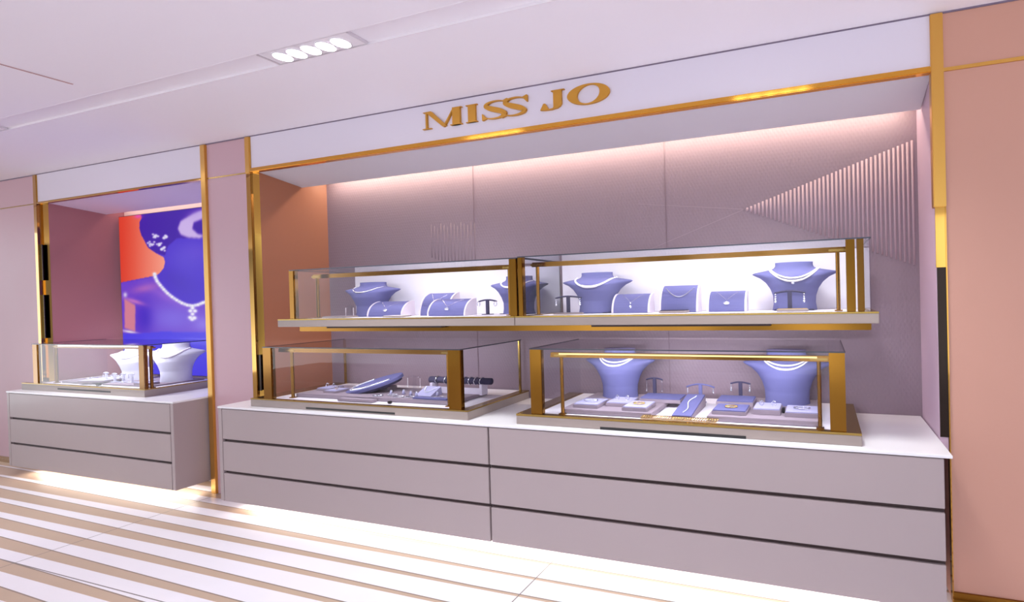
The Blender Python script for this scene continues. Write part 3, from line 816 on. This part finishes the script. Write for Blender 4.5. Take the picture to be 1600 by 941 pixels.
# ------------- right counter case
slab('display_plinth', 'low taupe plinth filling the left of the right counter case', 'plinth', 3.0, 3.60, -.15, .33, Z2, .028, 'plinth')
slab('display_plinth', 'low taupe plinth filling the right of the right counter case', 'plinth', 3.93, 4.545, -.14, .36, Z2, .028, 'plinth')
P2 = Z2 + .028
def pad(label, x0, x1, y0, y1, z=P2, h=.026, jewel=None, m='velvet_pad', rz=0):
    c_ = slab('jewellery_pad', label, 'display pad', x0, x1, y0, y1, z, h, m, edge='plinth', rz=rz)
    if jewel:
        kind, lab = jewel
        if kind == 'ring': ring(c_, lab)
        elif kind == 'rings2':
            ring((c_[0] - .035, c_[1], c_[2]), 'left ' + lab, .013, 'silver'); ring((c_[0] + .035, c_[1], c_[2]), 'right ' + lab, .013, 'silver')
        elif kind == 'bangle': bangle(c_, lab, .042, .026, 'silver', .005)
        elif kind == 'gbangle': bangle(c_, lab, .034, .024, 'gold', .005)
    return c_
pad('square ring pad at the left front of the left plinth', 3.06, 3.23, -.11, .05, jewel=('bangle', 'flat silver bracelet on the leftmost square pad'))
pad('square ring pad second from the left on the left plinth', 3.25, 3.41, -.04, .12, jewel=('rings2', 'silver ring on the second square pad from the left'))
pad('square ring pad at the right front of the left plinth', 3.40, 3.56, -.125, .04, jewel=('gbangle', 'dark-centred bracelet on the right pad of the left plinth'))
pad('wide velvet pad behind the front pads of the left plinth', 3.42, 3.70, .10, .25, m='velvet', h=.03)
pad('wide velvet pad at the back of the right plinth', 3.93, 4.16, .10, .25, m='velvet', h=.035)
pad('square pad at the left front of the right plinth', 3.95, 4.15, -.10, .06, jewel=('gbangle', 'silver-gold bracelet on the left pad of the right plinth'), m='velvet')
pad('square pad in the middle of the right plinth', 4.18, 4.335, -.06, .09, jewel=('rings2', 'ring on the middle pad of the right plinth'), h=.036)
pad('square pad at the right front of the right plinth', 4.36, 4.54, -.08, .08, jewel=('bangle', 'gold-toned bracelet on the right pad of the right plinth'), h=.03)
# sloping centre pad
t = thing('bracelet_ramp', 'long sloping velvet pad between the two plinths', 'display pad', (3.78, .02, Z2))
obj('wedge', prism(nb(), [(-.16, 0), (-.16, .012), (.17, .062), (.17, 0)], 'X', -.062, .062), M['plinth'], t)
obj('velvet_top', prism(nb(), [(-.158, .0125), (-.158, .022), (.168, .074), (.168, .0625)], 'X', -.058, .058), M['velvet'], t)
t = thing('bracelet', 'straight stone bracelet laid along the sloping centre pad', 'bracelet', (3.78, .02, Z2))
bm = nb()
for i in range(26):
    yy = -.12 + .25 * i / 25; ball(bm, (.012 * math.sin(i * .3), yy, .022 + (yy + .158) / .326 * .052 + .004), .005, 1)
obj('links', bm, M['gem'], t, True)
pair(tstand('slim earring stand behind the left pads of the right counter case', 3.464, .27, Z2, .155, .12), 'behind the left pads of the right counter case', 'long', 'silver', 1.1)
pair(tstand('wide velvet T-shaped earring stand at the centre back of the right counter case', 3.79, .26, Z2, .125, .19, 'velvet', .02), 'at the centre back of the right counter case', 'drop', 'gem', .8)
pair(tstand('slim earring stand behind the right plinth near the right bust', 4.055, .27, Z2, .145, .13), 'behind the right plinth near the right bust', 'drop', 'gem', 1.1)
# coiled bracelets along the front edge
for x0, x1, lab in ((3.55, 3.76, 'gold link bracelet, left of the two at the front edge'), (3.77, 3.99, 'gold link bracelet, right of the two at the front edge')):
    t = thing('bracelet', lab, 'bracelet', ((x0 + x1) / 2, -.158, Z2))
    bm = nb(); N = 16
    for i in range(N):
        x = (i / (N - 1) - .5) * (x1 - x0)
        pts = [(x + .012 * math.sin(a), .008 * math.cos(a), .010 + .0095 * math.sin(a + .6)) for a in [k * math.pi / 5 for k in range(10)]]
        tube(bm, pts, .0028, 5, True)
    obj('links', bm, M['gold'], t, True)
# black clips
tag(obj('price_clip', box(nb(), 4.34, 4.355, .0, .03, P2, P2 + .03, .002), M['black']), 'small black clip between the middle and right pads', 'price clip')

# ------------- left counter case
Z1 = .913
slab('display_plinth', 'long low taupe plinth filling the left counter case', 'plinth', .62, 2.12, -.10, .24, Z1, .026, 'plinth')
P1 = Z1 + .026
slab('display_tray', 'small grey tray sticking out at the front of the left counter case', 'tray', 1.13, 1.46, -.155, -.11, Z1, .02, 'plinth')
tag(obj('price_clip', box(nb(), 1.60, 1.625, -.15, -.13, Z1, Z1 + .018, .003), M['black']), 'small black clip at the front of the left counter case', 'price clip')
# reclining necklace pad
rp_ = thing('reclining_necklace_pad', 'tilted oval velvet pad lying back in the left counter case', 'display pad', (1.19, .09, P1 + .055))
rp_.rotation_euler = (math.radians(16), math.radians(-14), math.radians(8))
def oval(a, b_, n=36, pw=2.3):
    r = []
    for i in range(n):
        q = 2 * math.pi * i / n; cc, ss = math.cos(q), math.sin(q)
        r.append((a * math.copysign(abs(cc) ** (2 / pw), cc), b_ * math.copysign(abs(ss) ** (2 / pw), ss)))
    return r
obj('cushion', prism(nb(), oval(.235, .115), 'Z', -.010, .012), M['velvet'], rp_)
obj('base_shell', prism(nb(), oval(.215, .10), 'Z', -.030, -.010), M['velvet_dark'], rp_)
nk = thing('necklace', 'broad crystal necklace laid round the tilted oval pad', 'necklace', rp_.location)
nk.rotation_euler = rp_.rotation_euler
bm = nb()
for i in range(60):
    q = math.pi * (.62 + 1.22 * i / 59)
    for k in (0, 1): ball(bm, ((.20 - .018 * k) * math.cos(q) - .0, (.095 - .014 * k) * math.sin(q), .016), .0075, 1)
obj('stones', bm, M['gem'], nk, True)
# leg block under the tilted pad
tag(obj('riser_block', box(nb(), 1.12, 1.30, .10, .19, P1, P1 + .03, .003), M['plinth']), 'small riser block under the tilted oval pad', 'riser')
# ring trays on the left
pad('small pale ring pad at the far left of the left counter case', .66, .80, .02, .14, z=P1, h=.02, jewel=('rings2', 'silver ring on the far left ring pad'))
pad('small pale ring pad left of the tilted oval pad', .82, .95, -.04, .08, z=P1, h=.018, jewel=('ring', 'single ring beside the tilted oval pad'))
# bracelet roll
t = thing('bracelet_roll', 'horizontal slate velvet bracelet roll on two pale cheeks', 'display stand', (1.98, .13, P1))
obj('roll', cyl(nb(), (-.28, 0, .098), (.27, 0, .098), .024, 20), M['velvet_dark'], t, True)
for sx in (-.25, .2): obj('cheek', box(nb(), sx - .012, sx + .012, -.03, .03, 0, .078, .002), M['acrylic'], t)
obj('cross_board', box(nb(), -.24, .19, -.004, .004, .0, .045), M['acrylic'], t)
words = ['first', 'second', 'third', 'fourth', 'fifth', 'sixth', 'seventh']
for i, bx in enumerate((1.77, 1.85, 1.92, 2.02, 2.07, 2.12, 2.17)):
    t = thing('bangle', '%s bangle from the left on the velvet roll' % words[i], 'bangle', (bx, .13, P1 + .098), 'bangles on the velvet roll')
    pts = [(.004 * math.sin(q), .0275 * math.cos(q), .0275 * math.sin(q)) for q in [k * math.pi / 10 for k in range(20)]]
    obj('band', tube(nb(), pts, .0042, 6, True), M['silver'], t, True)
pair(tstand('clear earring stand right of the tilted oval pad', 1.575, .10, P1, .125, .13, 'glass'), 'right of the tilted oval pad', 'long', 'pearl', 1.0)
# sloped pendant pad in front of the roll
t = thing('pendant_ramp', 'sloping pale pad in front of the bracelet roll', 'display pad', (1.78, .03, P1))
obj('wedge', prism(nb(), [(-.05, 0), (-.05, .008), (.045, .06), (.055, .0)], 'X', -.07, .07), M['velvet_pad'], t)
t = thing('necklace', 'short stone necklace on the sloping pad before the roll', 'necklace', (1.78, .03, P1))
bm = nb()
for i in range(20):
    a = -1 + 2 * i / 19; yy = -.02 + .05 * a * a; ball(bm, (a * .05, yy, .008 + (yy + .05) / .095 * .052 + .004), .0048, 1)
obj('stones', bm, M['gem'], t, True)
cnames = ['leftmost', 'second from left', 'third from left', 'fourth from left', 'rightmost']
for i, (bx, by) in enumerate(((1.40, -.055), (1.50, -.02), (1.60, -.06), (1.69, -.05), (1.93, -.03))):
    bangle((bx, by, P1), '%s low bracelet on the front of the left counter case plinth' % cnames[i], .036, .024, 'silver', .0048)
slab('jewellery_pad', 'dark flat pad at the right front of the left counter case', 'display pad', 1.76, 2.06, -.09, -.05, P1, .012, 'velvet')

rn = ['first', 'second', 'third', 'fourth', 'fifth', 'sixth']
for i, (bx, by) in enumerate(((1.46, .0), (1.545, .03), (1.635, .01), (1.72, -.02), (1.87, .02), (2.03, .0))):
    tstand_h = .03
    t = thing('ring_cone', '%s small pale ring cone from the left, front of the bracelet roll' % rn[i], 'ring stand', (bx, by, P1))
    obj('cone', cyl(nb(), (0, 0, 0), (0, 0, tstand_h), .013, 12, .005), M['velvet_pad'], t, True)
    ring((bx, by, P1 + tstand_h * .35), 'silver ring on the %s ring cone before the bracelet roll' % rn[i], .011, 'silver', True, .1)

# ------------- left cabinet case
Z0 = .92
slab('display_plinth', 'taupe plinth at the left of the far left case', 'plinth', -2.62, -2.12, -.09, .22, Z0, .02, 'plinth')
slab('display_plinth', 'taupe plinth at the right of the far left case', 'plinth', -1.98, -1.26, -.08, .30, Z0, .012, 'plinth')
slab('jewellery_pad', 'pale pad lying across the plinth gap in the far left case', 'display pad', -2.28, -2.0, -.10, .10, Z0 + .02, .02, 'velvet_white', edge='plinth', rz=.2)
pl = ['left', 'middle', 'right']
for i, bx in enumerate((-2.48, -2.32, -2.16)):
    bangle((bx, .05 + .02 * i, Z0 + .02 + (.02 if i == 2 else 0)), '%s bracelet of three in the far left case' % pl[i], .05, .03, 'silver', .006)
for i, bx in enumerate((-2.06, -1.95, -1.84, -1.73)):
    tstand('%s small pale earring stand in front of the bust in the far left case' % words[i], bx, -.02 + .01 * i, Z0 + (.02 if i < 1 else .012), .085, .07, 'velvet_white', .006)
    pair([(bx - .032, -.028 + .01 * i, Z0 + .093), (bx + .032, -.028 + .01 * i, Z0 + .093)], 'on the %s small pale stand of the far left case' % words[i], 'drop', 'gem', .9)
pair(tstand('pale earring stand between the two busts of the far left case', -1.66, .10, Z0 + .012, .13, .10, 'velvet_white'), 'between the two busts of the far left case', 'drop', 'gem', 1.4)
pad('pale pad at the foot of the bust nearest the screen', -1.52, -1.33, -.07, .02, z=Z0 + .012, h=.022, jewel=('bangle', 'bracelet at the foot of the bust nearest the screen'))
tag(obj('price_clip', box(nb(), -1.98, -1.94, -.12, -.095, Z0, Z0 + .016, .003), M['black']), 'small black clip at the front of the far left case', 'price clip')
